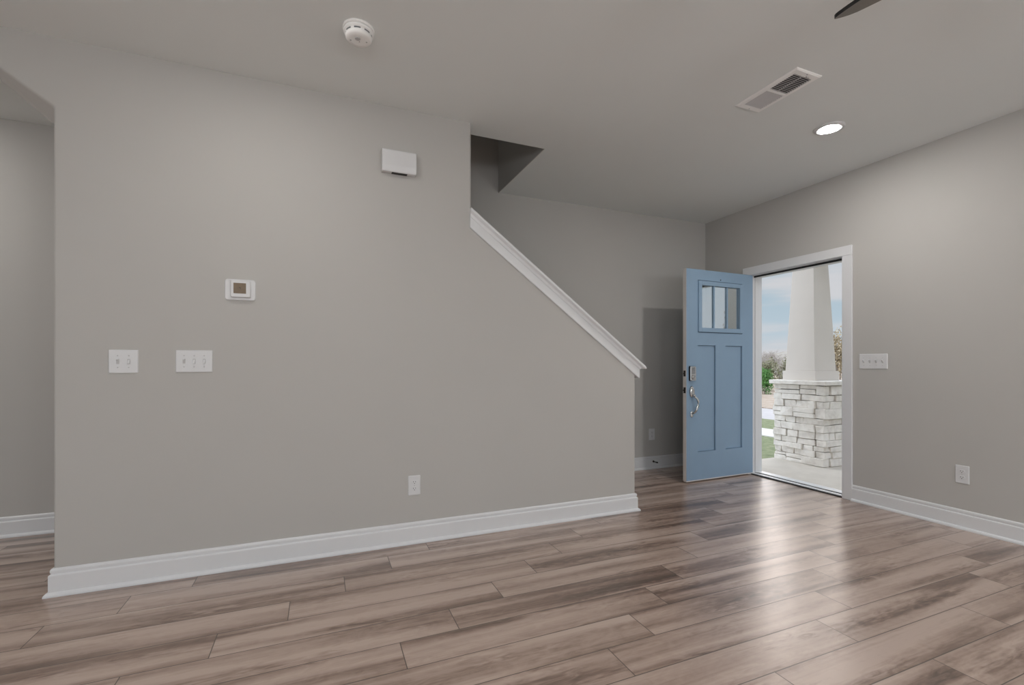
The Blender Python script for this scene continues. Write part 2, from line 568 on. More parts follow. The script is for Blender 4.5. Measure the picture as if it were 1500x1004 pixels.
# ceiling slab with the stairwell hole
HX0, HX1, HY0, HY1 = -1.05, 1.56, YA + 0.15, YC
bm = B()
zc0, zc1 = H, H + 0.30
box(bm, X_REAR - 0.15, XB + 0.14, Y_REAR - 0.15, HY0, zc0, zc1)
box(bm, X_REAR - 0.15, HX0, HY0, YC + 0.15, zc0, zc1)
box(bm, HX1, XB + 0.14, HY0, YC + 0.15, zc0, zc1)
struct('ceiling', bm, M['ceiling'], 'smooth greige ceiling with a stairwell hole beside the stair wall', 'ceiling')

# stairwell shaft above the ceiling
bm = B()
box(bm, HX1, HX1 + 0.12, HY0 - 0.12, YC, zc1, 5.2)
box(bm, HX1 - 0.006, HX1, HY0, YC, zc0 + 0.0006, 5.2)
box(bm, HX0 - 0.12, HX1, HY0 - 0.12, HY0, zc1, 5.2)
box(bm, HX0 - 0.12, HX0, HY0, YC, zc1, 5.2)
box(bm, HX0 - 0.12, HX1 + 0.12, HY0 - 0.12, YC + 0.15, 5.2, 5.3)
struct('wall_stairwell', bm, M['wall'], 'dim upper walls of the stairwell seen through the ceiling hole', 'wall')

# storey above, seen only from outside
bm = B()
box(bm, X_REAR - 0.15, XB + 0.14, Y_REAR - 0.15, HY0 - 0.125, H + 0.301, 5.3)
box(bm, HX1 + 0.125, XB + 0.14, HY0 - 0.125, YC + 0.15, H + 0.301, 5.3)
box(bm, X_REAR - 0.15, HX0 - 0.125, HY0 - 0.125, YC + 0.15, H + 0.301, 5.3)
struct('wall_upper', bm, M['column_paint'], 'outer walls of the storey above', 'wall')

# small unseen lamp added above the stairwell to brighten it
root = thing('landing_fill_light', (0.2, 3.62, 5.199), 'small added fill lamp above the stairwell', 'ceiling light')
bm = B(); lathe(bm, [(0.10, 0.0), (0.10, -0.02), (0.09, -0.03)], 24)
build('base', bm, M['plastic'], root)
bm = B(); lathe(bm, [(0.085, -0.0305), (0.08, -0.05), (0.05, -0.065), (0.015, -0.07)], 24)
build('diffuser', bm, M['landing_fill'], root)

# unseen wing added to shade the side of the porch column
bm = B(); box(bm, XB + 0.141, 7.0, -5.5, -1.05, GROUND, 5.3)
struct('wall_shade_block', bm, M['wall'], 'unseen added wall that shades the porch column', 'wall')

# sloping cap line of the knee wall (top surface of the cap), measured on the photograph's wall
CX0, CZ0, CX1, CZ1 = 0.926, 2.178, 2.347, 1.121
SL = (CZ1 - CZ0) / (CX1 - CX0)
COS = 1 / math.sqrt(1 + SL * SL)
def zcap(x):
    return CZ0 + SL * (x - CX0)

# long stair wall with knee wall and the clipped-corner opening at its left end
front = [(XL, -0.04), (XK, -0.04), (XK, zcap(XK) - 0.03), (XU, zcap(XU) - 0.03), (XU, H + 0.04), (X_REAR - 0.05, H + 0.04),
         (X_REAR - 0.05, -0.04), (-3.60, -0.04), (-3.60, 2.411), (-3.31, 2.62), (-1.505, 2.62), (-1.214, 2.411)]
back = list(front)
back[8], back[9], back[10], back[11] = (-3.60, 2.34), (-3.28, 2.62), (-1.543, 2.62), (-1.214, 2.326)
bm = B()
va = [bm.verts.new((x, YA, z)) for x, z in front]
vb = [bm.verts.new((x, YA + 0.15, z)) for x, z in back]
bm.faces.new(va)
bm.faces.new(list(reversed(vb)))
for i in range(len(va)):
    j = (i + 1) % len(va)
    bm.faces.new((va[i], vb[i], vb[j], va[j]))
struct('wall_left', bm, M['wall'], 'long greige stair wall that drops to a sloping knee wall', 'wall', bevel=0.011, bseg=4, angle=25)

# wall behind the stairs and the passage
bm = B(); box(bm, X_REAR - 0.15, XB + 0.14, YC, YC + 0.15, -0.04, 5.2)
struct('wall_back', bm, M['wall'], 'greige wall behind the stairs and the open blue door', 'wall')
# wall that closes the space under the stairs
bm = B(); box(bm, XL + 0.02, XL + 0.12, YA + 0.15, YC, -0.04, H + 0.01)
struct('wall_passage', bm, M['wall'], 'end wall of the passage beside the clipped corner opening', 'wall')

# front wall with the doorway
DY0, DY1, DTOP = 2.565, 3.502, 2.062      # rough opening
bm = B()
box(bm, XB, XB + 0.14, Y_REAR - 0.15, DY0, -0.04, H + 0.02)
box(bm, XB, XB + 0.14, DY1, YC + 0.15, -0.04, H + 0.02)
box(bm, XB, XB + 0.14, DY0, DY1, DTOP, H + 0.02)
struct('wall_right', bm, M['wall'], 'greige front wall with the open doorway in it', 'wall')

# walls that are behind the camera, with the windows that light the room
def wall_with_windows(name, label, along, fixed0, fixed1, lo, hi, wins):
    bm = B()
    cuts = sorted(wins)
    def slab(a0, a1, z0, z1):
        if along == 'x':
            box(bm, a0, a1, fixed0, fixed1, z0, z1)
        else:
            box(bm, fixed0, fixed1, a0, a1, z0, z1)
    p = lo
    for a0, a1, z0, z1 in cuts:
        slab(p, a0, -0.04, H + 0.02)
        slab(a0, a1, -0.04, z0)
        slab(a0, a1, z1, H + 0.02)
        p = a1
    slab(p, hi, -0.04, H + 0.02)
    return struct(name, bm, M['wall'], label, 'wall')
wall_with_windows('wall_rear', 'greige rear wall with three tall windows', 'x', Y_REAR - 0.15, Y_REAR, X_REAR - 0.15, XB + 0.14, REAR_WINDOWS)
wall_with_windows('wall_side', 'greige side wall with two windows', 'y', X_REAR - 0.15, X_REAR, Y_REAR, YC + 0.15, SIDE_WINDOWS)

def window(n, label, along, fixed, a0, a1, z0, z1):
    root = thing('window_%d' % n, (0, 0, 0), label, 'window', kind='structure')
    fr, gl = B(), B()
    def bar(b, p0, p1, q0, q1, d0, d1):
        if along == 'x':
            box(b, p0, p1, fixed - d1, fixed - d0, q0, q1)
        else:
            box(b, fixed - d1, fixed - d0, p0, p1, q0, q1)
    w = 0.05
    bar(fr, a0, a0 + w, z0, z1, 0.03, 0.09); bar(fr, a1 - w, a1, z0, z1, 0.03, 0.09)
    bar(fr, a0 + w, a1 - w, z0, z0 + w, 0.03, 0.09); bar(fr, a0 + w, a1 - w, z1 - w, z1, 0.03, 0.09)
    mid = (a0 + a1) / 2
    bar(fr, mid - 0.025, mid + 0.025, z0 + w, z1 - w, 0.03, 0.09)
    bar(gl, a0 + w, a1 - w, z0 + w, z1 - w, 0.058, 0.062)
    build('frame', fr, M['trim'], root)
    build('pane', gl, M['window_glass'], root)
for i, (x0, x1, z0, z1) in enumerate(REAR_WINDOWS):
    window(i + 1, ['white framed window at the stair end of the rear wall', 'tall white framed glazed door unit in the rear wall', 'white framed window at the entry end of the rear wall'][i], 'x', Y_REAR, x0, x1, z0, z1)
for i, (y0, y1, z0, z1) in enumerate(SIDE_WINDOWS):
    window(i + 4, ['white framed side window nearer the rear wall', 'white framed side window nearer the stair wall'][i], 'y', X_REAR, y0, y1, z0, z1)

# ------------------------------------------------------------------ swept trim
def sweep(bm, path, prof, side=1, ends=True):
    """Sweep an (offset, z) profile along a floor path, mitred; offset goes to the left of travel * side."""
    n = len(path)
    dirs = [(Vector(path[i + 1]) - Vector(path[i])).normalized() for i in range(n - 1)]
    nor = [Vector((-d.y, d.x)) * side for d in dirs]
    rings = []
    for i in range(n):
        if i == 0:
            mv = nor[0]
        elif i == n - 1:
            mv = nor[-1]
        else:
            a, b = nor[i - 1], nor[i]
            mv = (a + b) / (1 + a.dot(b))
        rings.append([bm.verts.new((path[i][0] + mv.x * o, path[i][1] + mv.y * o, z)) for o, z in prof])
    k = len(prof)
    for a, b in zip(rings, rings[1:]):
        for j in range(k):
            bm.faces.new((a[j], b[j], b[(j + 1) % k], a[(j + 1) % k]))
    if ends:
        bm.faces.new(rings[0]); bm.faces.new(list(reversed(rings[-1])))

BASE_PROF = [(0, 0), (0.030, 0), (0.0305, 0.005), (0.029, 0.011), (0.025, 0.016), (0.020, 0.019), (0.0150, 0.0205), (0.0150, 0.099),
             (0.0138, 0.1025), (0.0105, 0.1045), (0.0072, 0.1065), (0.0068, 0.1115), (0.0098, 0.1130), (0.0102, 0.1225), (0.0085, 0.1290), (0.004, 0.1335), (0, 0.1335)]
def baseboard(name, path, label, side=-1):
    bm = B(); sweep(bm, path, BASE_PROF, side)
    return struct(name, bm, M['trim'], label, 'baseboard')
baseboard('baseboard_left', [(XL, YA + 0.15), (XL, YA), (XK, YA), (XK, YA + 0.15)], 'white baseboard along the foot of the long stair wall', side=-1)
baseboard('baseboard_right', [(XB, 2.498), (XB, Y_REAR)], 'white baseboard along the foot of the front door wall', side=-1)
baseboard('baseboard_back', [(2.36, YC), (XB, YC), (XB, 3.588)], 'short white baseboard behind the open blue door', side=-1)
baseboard('baseboard_passage', [(X_REAR, YC), (XL + 0.02, YC), (XL + 0.02, YA + 0.15)], 'white baseboard on the far wall of the left opening', side=-1)
baseboard('baseboard_rear', [(-1.40, Y_REAR), (X_REAR, Y_REAR), (X_REAR, YA), (-3.60, YA)], 'white baseboard round the rear of the room', side=-1)

# ------------------------------------------------------------------ sloping knee wall cap with bed moulding and apron (trim_1)
def slope_sweep(bm, prof):
    """prof: (overhang from wall face, depth below the cap line measured square to it); both faces and the low end."""
    k = len(prof)
    ybk = YA + 0.15
    def sec(o, n, where):
        dz = -n / COS
        xe = XK + 0.012 + 1.9 * o if o > 0.001 else XK + 0.004
        xs = XU - 0.009
        if where == 0: x, y = xs, YA - o
        elif where == 1: x, y = xe, YA - o
        elif where == 2: x, y = xe, ybk + o
        else: x, y = xs, ybk + o
        return (x, y, zcap(x) + dz)
    rings = [[bm.verts.new(sec(o, n, w)) for o, n in prof] for w in range(4)]
    for a, b in zip(rings, rings[1:]):
        for j in range(k - 1):
            bm.faces.new((a[j], b[j], b[j + 1], a[j + 1]))
    # top and underside between the two faces
    bm.faces.new((rings[0][0], rings[1][0], rings[2][0], rings[3][0]))
    bm.faces.new((rings[0][-1], rings[3][-1], rings[2][-1], rings[1][-1]))
    bm.faces.new(rings[0] + list(reversed(rings[3])))
root = thing('trim_1', (0, 0, 0), 'white sloping cap and apron on top of the knee wall', 'stair trim', kind='structure')
bm = B(); slope_sweep(bm, [(0.033, 0.0), (0.0355, 0.003), (0.0365, 0.009), (0.0355, 0.015), (0.033, 0.018)])
build('cap_rail', bm, M['trim'], root)
bm = B(); slope_sweep(bm, [(0.030, 0.0185), (0.029, 0.021), (0.022, 0.024), (0.0175, 0.030), (0.0155, 0.037), (0.0140, 0.041), (0.0140, 0.044)])
build('bed_molding', bm, M['trim'], root)
bm = B(); slope_sweep(bm, [(0.0115, 0.0445), (0.0115, 0.098), (0.0105, 0.101), (0.008, 0.103)])
build('apron', bm, M['trim'], root)

# ------------------------------------------------------------------ carpeted stairs behind the knee wall
bm = B()
xr = 2.20
rise, run = H / 13.5, 0.262
for i in range(12):
    x1 = xr - i * run
    box(bm, x1 - run - 0.0, x1 + 0.022, YA + 0.152, YC - 0.002, 0 if i < 1 else (i - 0.6) * rise, (i + 1) * rise)
struct('staircase', bm, M['carpet'], 'flight of steps hidden behind the knee wall', 'stairs')

# ------------------------------------------------------------------ door casing, jamb and threshold (trim_2)
root = thing('trim_2', (0, 0, 0), 'white casing, jambs and sill around the open front doorway', 'door frame', kind='structure')
CAS = 0.080
OY0, OY1, OTOP = 2.585, 3.490, 2.046     # clear opening between jambs
bm = B()
def casing_leg(bm, y0, y1, z0, z1):
    box(bm, XB - 0.017, XB, y0, y1, z0, z1)
casing_leg(bm, OY0 - 0.008 - CAS, OY0 - 0.008, 0.0, OTOP + 0.006)
build('casing_leg', bm, M['trim'], root, bevel=0.004)
bm = B(); casing_leg(bm, OY1 + 0.008, OY1 + 0.008 + CAS, 0.0, OTOP + 0.006)
build('casing_leg', bm, M['trim'], root, bevel=0.004)
bm = B(); casing_leg(bm, OY0 - 0.008 - CAS, OY1 + 0.008 + CAS, OTOP + 0.0062, OTOP + 0.008 + CAS)
build('casing_head', bm, M['trim'], root, bevel=0.004)
bm = B()
box(bm, XB - 0.001, XB + 0.141, OY0 - 0.02, OY0, 0.0, OTOP + 0.016)
box(bm, XB + 0.052, XB + 0.141, OY0, OY0 + 0.012, 0.02, OTOP)
build('jamb', bm, M['trim'], root)
bm = B()
box(bm, XB - 0.001, XB + 0.141, OY1, OY1 + 0.012, 0.0, OTOP + 0.016)
box(bm, XB + 0.052, XB + 0.141, OY1 - 0.012, OY1, 0.02, OTOP)
build('jamb', bm, M['trim'], root)
bm = B()
box(bm, XB - 0.001, XB + 0.141, OY0, OY1, OTOP, OTOP + 0.016)
box(bm, XB + 0.052, XB + 0.141, OY0 + 0.012, OY1 - 0.012, OTOP - 0.013, OTOP)
build('jamb_head', bm, M['trim'], root)
bm = B()
box(bm, XB + 0.042, XB + 0.052, OY0 + 0.001, OY1 - 0.001, OTOP - 0.016, OTOP - 0.0005)
box(bm, XB + 0.042, XB + 0.052, OY0 + 0.0005, OY0 + 0.012, 0.03, OTOP - 0.016)
tag_ws = build('weatherstrip', bm, M['rubber'], root)
tag_ws['label'] = 'dark rubber weatherstrip'
bm = B()
box(bm, XB + 0.000, XB + 0.012, OY0, OY1, 0.0005, 0.010, 1)
box(bm, XB + 0.012, XB + 0.052, OY0, OY1, 0.0005, 0.016)
box(bm, XB + 0.055, XB + 0.065, OY0, OY1, 0.0005, 0.017, 1)
box(bm, XB + 0.065, XB + 0.150, OY0, OY1, -0.02, 0.024)
sill = build('sill', bm, [M['aluminium'], M['dark']], root, bevel=0.002)
sill['label'] = 'metal threshold strip'

# ================================================================== THE BLUE DOOR
DANG = -0.0327
HXP, HYP = 4.118, 3.4804
# local frame: origin at the hinge-side foot of the outside face, +x towards the free edge, -y... out of the outside face
door = thing('door_1', (HXP, HYP, 0.018), 'blue panelled front door standing open, three small panes at its top', 'door', kind='structure')
ex = Vector((-math.cos(DANG), math.sin(DANG), 0))      # towards free edge
ey = Vector((math.sin(DANG), math.cos(DANG), 0))       # into the slab, away from the camera
door.rotation_euler = (0, 0, 0)
DM = Matrix(((ex.x, ey.x, 0, HXP), (ex.y, ey.y, 0, HYP), (0, 0, 1, 0.018), (0, 0, 0, 1)))
DM_local = Matrix(((ex.x, ey.x, 0, 0), (ex.y, ey.y, 0, 0), (0, 0, 1, 0), (0, 0, 0, 1)))
def dpart(name, bm, mats, parent=None, **kw):
    """Door parts are modelled in (w from hinge, depth, height) and turned into place."""
    bm.transform(DM_local)
    return build(name, bm, mats, parent or door, **kw)
DW, DT, DH = 0.900, 0.0445, 2.032
WX0, WX1, WZ0, WZ1 = 0.160, 0.745, 1.440, 1.915     # glazed opening incl. its frame
PZ0, PZ1 = 0.272, 1.302
P1 = (0.521, 0.754)
P2 = (0.152, 0.388)
bm = B()
# stiles and rails around the recesses, over a thin inner skin
GX = 0.014                                            # shadow gap round the glazing frame
box(bm, 0, P2[0], 0, DT, 0.006, DH)
box(bm, P1[1], DW, 0, DT, 0.006, DH)
box(bm, P2[0], P1[1], 0, DT, 0.006, PZ0)
box(bm, P2[1], P1[0], 0, DT, PZ0, PZ1)
box(bm, P2[0], P1[1], 0, DT, PZ1, WZ0 - GX - 0.002)
box(bm, P2[0], P1[1], 0, DT, WZ1 + GX + 0.002, DH)
box(bm, P2[0], WX0 - GX, 0, DT, WZ0 - GX - 0.002, WZ1 + GX + 0.002) if WX0 - GX > P2[0] else None
box(bm, WX1 + GX, P1[1], 0, DT, WZ0 - GX - 0.002, WZ1 + GX + 0.002) if WX1 + GX < P1[1] else None
for a, b in (P1, P2):
    box(bm, a, b, DT - 0.006, DT, PZ0, PZ1)
slab = dpart('slab', bm, M['door_blue'])
for a, b in (P1, P2):
    bm = B(); box(bm, a + 0.006, b - 0.006, 0.014, DT - 0.010, PZ0 + 0.003, PZ1 - 0.003)
    dpart('panel', bm, M['door_blue'])
# white edge and bottom sweep
bm = B(); box(bm, DW, DW + 0.0015, 0.0015, DT - 0.001, 0.006, DH)
o = dpart('edge_strip', bm, M['door_edge']); o['label'] = 'white free edge of the door'
bm = B(); box(bm, 0.02, DW - 0.002, 0.002, DT - 0.004, -0.004, 0.006)
o = dpart('bottom_sweep', bm, M['door_edge']); o['label'] = 'white sweep under the door'
# glazing frame (raised), muntins, panes
bm = B()
fo, fi = 0.0, 0.032
def dframe(bm, x0, x1, z0, z1, w, d0, d1):
    box(bm, x0, x0 + w, d0, d1, z0, z1); box(bm, x1 - w, x1, d0, d1, z0, z1)
    box(bm, x0 + w, x1 - w, d0, d1, z0, z0 + w); box(bm, x0 + w, x1 - w, d0, d1, z1 - w, z1)
dframe(bm, WX0 - 0.008, WX1 + 0.008, WZ0 - 0.010, WZ1 + 0.010, 0.042, -0.012, 0.012)
dframe(bm, WX0 - 0.0135, WX1 + 0.0135, WZ0 - 0.0155, WZ1 + 0.0155, 0.030, DT - 0.008, DT)
box(bm, WX0 - 0.0, WX0 + 0.034, 0.0125, DT - 0.002, WZ0, WZ1)
box(bm, WX1 - 0.034, WX1, 0.0125, DT - 0.002, WZ0, WZ1)
box(bm, WX0 + 0.034, WX1 - 0.034, 0.0125, DT - 0.002, WZ0, WZ0 + 0.032)
box(bm, WX0 + 0.034, WX1 - 0.034, 0.0125, DT - 0.002, WZ1 - 0.032, WZ1)
dpart('glazing_frame', bm, M['door_blue'], bevel=0.0025)
bm = B()
for c in (0.362, 0.541):
    box(bm, c - 0.0085, c + 0.0085, 0.000, 0.028, WZ0 + 0.032, WZ1 - 0.032)
dpart('muntin', bm, M['door_blue'])
for a, b in ((0.1945, 0.3525), (0.3715, 0.5315), (0.5505, 0.7105)):
    bm = B(); box(bm, a, b, 0.0110, 0.0130, WZ0 + 0.0325, WZ1 - 0.0325)
    dpart('glass_pane', bm, M['door_glass'])
# tiny viewer hole mark above the panes
bm = B(); lathe(bm, [(0.0055, -0.002), (0.0055, 0.003), (0.004, 0.004)], 16, axis='y')
bm.transform(Matrix.Translation((0.455, 0, 1.950)))
o = dpart('viewer', bm, M['dark']); o['label'] = 'small dark viewer'
# keypad deadbolt
KX, KZ = 0.838, 1.030
bm = B(); plate(bm, 0.070, 0.142, [(0.0185, 0.0), (0.022, 0.0), (0.0275, 0.004)], 0.012, KX, KZ)
lock = dpart('deadbolt', bm, M['nickel']); lock['label'] = 'satin nickel keypad deadbolt'
bm = B()
for r in range(5):
    for c in range(2):
        plate(bm, 0.015, 0.0085, [(0.0270, 0), (0.0295, 0.0006)], 0.002, KX - 0.010 + c * 0.020, KZ + 0.052 - r * 0.0125)
dpart('keypad', bm, M['key_grey'], lock)
bm = B(); plate(bm, 0.070, 0.142, [(0, 0.0), (0.0183, 0.0)], 0.012, KX, KZ)  # black layer added behind the nickel front to give a dark side
o = dpart('dark_layer', bm, M['rubber'], lock); o['label'] = 'black layer behind the deadbolt front'
bm = B(); lathe(bm, [(0.021, 0.0265), (0.021, 0.034), (0.015, 0.038), (0.006, 0.0385)], 24, axis='y')
bm.transform(Matrix.Translation((KX, 0, KZ - 0.036)))
cyl = dpart('cylinder', bm, M['nickel'], lock)
bm = B(); box(bm, KX - 0.001, KX + 0.001, -0.0392, -0.038, KZ - 0.041, KZ - 0.031)
dpart('keyhole', bm, M['dark'], lock)
# handle set: oval escutcheon, thumb piece, curved grip
bm = B()
rings = []
EX, EZ = 0.836, 0.855
for s, o in ((1.0, 0.0), (1.0, 0.006), (0.82, 0.016), (0.45, 0.020)):
    rings.append([bm.verts.new((EX + 0.030 * s * math.cos(2 * PI * k / 28), -o, EZ + 0.056 * s * math.sin(2 * PI * k / 28))) for k in range(28)])
for a, b in zip(rings, rings[1:]):
    for k in range(28):
        f = bm.faces.new((a[k], a[(k + 1) % 28], b[(k + 1) % 28], b[k])); f.smooth = True
bm.faces.new(rings[-1]); bm.faces.new(list(reversed(rings[0])))
hs = dpart('handle_set', bm, M['nickel']); hs['label'] = 'satin nickel handle set'
bm = B()
gp = [(EX, -0.012, EZ - 0.038), (EX - 0.006, -0.030, EZ - 0.046), (EX - 0.020, -0.050, EZ - 0.064), (EX - 0.026, -0.058, EZ - 0.095),
      (EX - 0.022, -0.058, EZ - 0.130), (EX - 0.012, -0.052, EZ - 0.165), (EX - 0.002, -0.040, EZ - 0.192), (EX + 0.003, -0.020, EZ - 0.206), (EX + 0.003, -0.004, EZ - 0.210)]
tube(bm, gp, [0.009, 0.010, 0.0105, 0.011, 0.011, 0.0105, 0.010, 0.010, 0.010], 12)
dpart('grip', bm, M['nickel'], hs)
bm = B()
tube(bm, [(EX, -0.015, EZ - 0.028), (EX, -0.034, EZ - 0.030), (EX, -0.044, EZ - 0.036)], [0.008, 0.012, 0.010], 10)
dpart('thumb_piece', bm, M['nickel'], hs)
bm = B(); plate(bm, 0.034, 0.060, [(0, 0), (0.008, 0.001), (0.012, 0.007)], 0.014, EX + 0.003, EZ - 0.214)
dpart('foot_rose', bm, M['nickel'], hs)
# latch plates on the free edge, with bolts
for zz, bolt in ((KZ, 0.010), (EZ + 0.015, 0.014)):
    bm = B(); box(bm, DW + 0.0015, DW + 0.0030, DT / 2 - 0.0127, DT / 2 + 0.0127, zz - 0.028, zz + 0.028)
    lp = dpart('latch_plate', bm, M['dark_metal'])
    lp['label'] = 'dark latch plate'
    bm = B(); tube(bm, [(DW + 0.003, DT / 2, zz), (DW + 0.003 + bolt, DT / 2, zz)], [0.008, 0.0075], 12)
    dpart('bolt', bm, M['dark_metal'], lp)
# hinge knuckles
for zz in (0.23, 1.02, 1.80):
    bm = B(); tube(bm, [(-0.002, DT + 0.008, zz - 0.05), (-0.002, DT + 0.008, zz + 0.05)], 0.007, 12)
    dpart('hinge', bm, M['nickel'])

# ================================================================== WALL FITTINGS
NEG_Y, NEG_X = 0.0, -PI / 2     # facing out of the stair wall / out of the front wall

def switch(loc, rot, gangs, w, h, states, label, group=None):
    root = thing('light_switch', loc, label, 'light switch', rot, group)
    bm = B(); plate(bm, w, h, [(0.0, 0.0), (0.0035, 0.0), (0.0062, 0.0035)], 0.004)
    build('plate', bm, M['plastic'], root)
    for i, up in enumerate(states):
        cx = (i - (gangs - 1) / 2) * 0.046
        bm = B(); plate(bm, 0.0125, 0.027, [(0.0060, 0.0), (0.0068, 0.0)], 0.0015, cx, 0)
        build('toggle_slot', bm, M['plastic_grey'], root)
        s = 1 if up else -1
        bm = B()
        prism(bm, [(-0.0062, -s * 0.010), (-0.0062, s * 0.010), (-0.0175, s * 0.0150), (-0.0190, s * 0.0100)], 'x', cx - 0.0042, cx + 0.0042)
        build('toggle', bm, M['plastic'], root, bevel=0.001)
        for zz in (0.030, -0.030):
            bm = B(); lathe(bm, [(0.0032, 0.0060), (0.0032, 0.0070), (0.002, 0.0074)], 12, axis='y')
            bm.transform(Matrix.Translation((cx, 0, zz)))
            build('screw', bm, M['plastic_grey'], root)
    return root

def outlet(loc, rot, label, w=0.076, h=0.124, group=None):
    root = thing('power_outlet', loc, label, 'outlet', rot, group)
    bm = B(); plate(bm, w, h, [(0.0, 0.0), (0.0035, 0.0), (0.0062, 0.0035)], 0.004)
    build('plate', bm, M['plastic'], root)
    for zz in (0.0205, -0.0205):
        bm = B()
        ring = []
        pts = []
        for k in range(28):
            a = 2 * PI * k / 28
            pts.append((0.0172 * math.cos(a), max(-0.0125, min(0.0125, 0.0172 * math.sin(a))) + zz))
        prism(bm, pts, 'y', -0.0060, -0.0086)
        rec = build('receptacle', bm, M['plastic'], root, bevel=0.0006, angle=60)
        bm = B()
        box(bm, -0.0079, -0.0055, -0.0089, -0.0084, zz - 0.001, zz + 0.0080)
        box(bm, 0.0053, 0.0077, -0.0089, -0.0084, zz + 0.000, zz + 0.0070)
        prism(bm, [(0.0026 * math.cos(2 * PI * k / 12), zz - 0.0072 + 0.0028 * math.sin(2 * PI * k / 12)) for k in range(12)], 'y', -0.0084, -0.0089)
        build('slots', bm, M['dark'], rec)
    bm = B(); lathe(bm, [(0.003, 0.0060), (0.003, 0.0070), (0.002, 0.0074)], 12, axis='y')
    build('screw', bm, M['plastic_grey'], root)
    return root

switch((-0.9345, YA, 1.153), NEG_Y, 2, 0.124, 0.121, (True, False), 'white two-toggle light switch plate nearest the clipped corner opening')
switch((-0.6265, YA, 1.155), NEG_Y, 3, 0.168, 0.119, (True, False, False), 'white three-toggle light switch plate on the long stair wall')
switch((XB, 2.3425, 1.160), NEG_X, 4, 0.205, 0.121, (True, True, True, True), 'white four-toggle light switch plate beside the front door')
outlet((0.557, YA, 0.366), NEG_Y, 'white outlet low on the long stair wall above its baseboard')
outlet((XB, 1.783, 0.376), NEG_X, 'white outlet low on the front wall below the four-toggle switch plate')
outlet((3.339, YC, 0.3725), NEG_Y, 'small shaded white outlet on the wall behind the blue door')

# thermostat
root = thing('thermostat', (-0.4095, YA, 1.5535), 'white thermostat with a small brown screen on the stair wall', 'thermostat')
bm = B(); plate(bm, 0.150, 0.116, [(0, 0), (0.004, 0), (0.0075, 0.003)], 0.014)
build('wall_plate', bm, M['plastic'], root)
bm = B(); plate(bm, 0.098, 0.095, [(0.0075, 0), (0.022, 0.0), (0.027, 0.004)], 0.008, 0.003, 0.003)
build('housing', bm, M['plastic'], root)
bm = B(); plate(bm, 0.061, 0.058, [(0.0265, 0), (0.0276, 0)], 0.002, 0.000, 0.006)
scr = build('screen', bm, M['screen'], root); scr['label'] = 'brown display'
bm = B()
box(bm, -0.004, 0.004, -0.0280, -0.0277, 0.0085, 0.0108)
prism(bm, [(0.0015, 0.0085), (0.0042, 0.0085), (0.0042, -0.0005), (0.0022, -0.0005)], 'y', -0.0280, -0.0277)
build('digit', bm, M['dark'], scr)

# door chime box high on the stair wall
root = thing('door_chime', (0.458, YA, 2.399), 'white door chime box high on the stair wall near the knee wall', 'chime')
bm = B()
prism(bm, [(0.0, 0.068), (-0.040, 0.068), (-0.046, 0.062), (-0.047, -0.030), (-0.040, -0.062), (-0.036, -0.068), (0.0, -0.068)], 'x', -0.105, 0.105)
build('cover', bm, M['plastic'], root, bevel=0.004, bseg=3, angle=20)
bm = B(); box(bm, -0.045, 0.050, -0.034, -0.006, -0.0700, -0.0682)
o = build('sound_slot', bm, M['dark'], root); o['label'] = 'dark slot under the box'

# smoke detector
root = thing('smoke_detector', (0.173, 2.352, H), 'round white smoke detector on the ceiling above the stair wall', 'smoke detector')
bm = B(); lathe(bm, [(0.0735, 0.0), (0.0735, -0.007), (0.0705, -0.010)], 40)
build('base', bm, M['vent_metal'], root)
bm = B(); lathe(bm, [(0.0665, -0.010), (0.0665, -0.014), (0.0700, -0.0145), (0.0700, -0.022), (0.066, -0.025), (0.061, -0.026), (0.0600, -0.034), (0.062, -0.036), (0.0605, -0.045), (0.054, -0.052), (0.035, -0.054)], 40)
cov = build('cover', bm, M['vent_metal'], root)
bm = B()
for k in range(8):
    a0 = 2 * PI * (k + 0.15) / 8 + 0.25
    pts_o, pts_i = [], []
    for j in range(6):
        a = a0 + 2 * PI / 8 * 0.62 * j / 5
        pts_o.append((0.0613 * math.cos(a), 0.0613 * math.sin(a))); pts_i.append((0.058 * math.cos(a), 0.058 * math.sin(a)))
    prism(bm, pts_o + list(reversed(pts_i)), 'z', -0.0333, -0.0270)
build('vent_slot', bm, M['key_grey'], root)
bm = B(); lathe(bm, [(0.013, -0.0530), (0.013, -0.0560), (0.011, -0.0570)], 24); bm.transform(Matrix.Translation((-0.006, -0.012, 0)))
build('test_button', bm, M['plastic_grey'], root)
for dx, dy, rr in ((0.004, 0.008, 0.0022), (0.036, 0.000, 0.0042), (-0.036, 0.012, 0.004)):
    bm = B(); lathe(bm, [(rr, -0.0515), (rr, -0.0546)], 12); bm.transform(Matrix.Translation((dx, dy, 0)))
    build('sounder_hole', bm, M['dark'] if rr < 0.004 else M['plastic_grey'], root)

# ceiling vent register
root = thing('ceiling_vent', (2.4935, 1.945, H), 'white slatted air vent in the ceiling near the front wall', 'vent')
VW, VL = 0.200, 0.406
bm = B()
def vring(w, l, z):
    return [bm.verts.new(p) for p in ((-w / 2, -l / 2, z), (w / 2, -l / 2, z), (w / 2, l / 2, z), (-w / 2, l / 2, z))]
r1 = vring(VW, VL, 0.0); r2 = vring(VW, VL, -0.004); r3 = vring(VW - 0.016, VL - 0.016, -0.009); r4 = vring(VW - 0.060, VL - 0.076, -0.009); r5 = vring(VW - 0.060, VL - 0.076, -0.001)
for a, b in ((r1, r2), (r2, r3), (r3, r4), (r4, r5)):
    for k in range(4):
        bm.faces.new((a[k], a[(k + 1) % 4], b[(k + 1) % 4], b[k]))
bm.faces.new(r5)
build('frame', bm, M['vent_metal'], root, fix=True)
iw, il = VW - 0.060, VL - 0.076
bm = B(); box(bm, -iw / 2, iw / 2, -il / 2, il / 2, -0.0018, -0.0012)
build('dark_duct', bm, M['dark'], root)
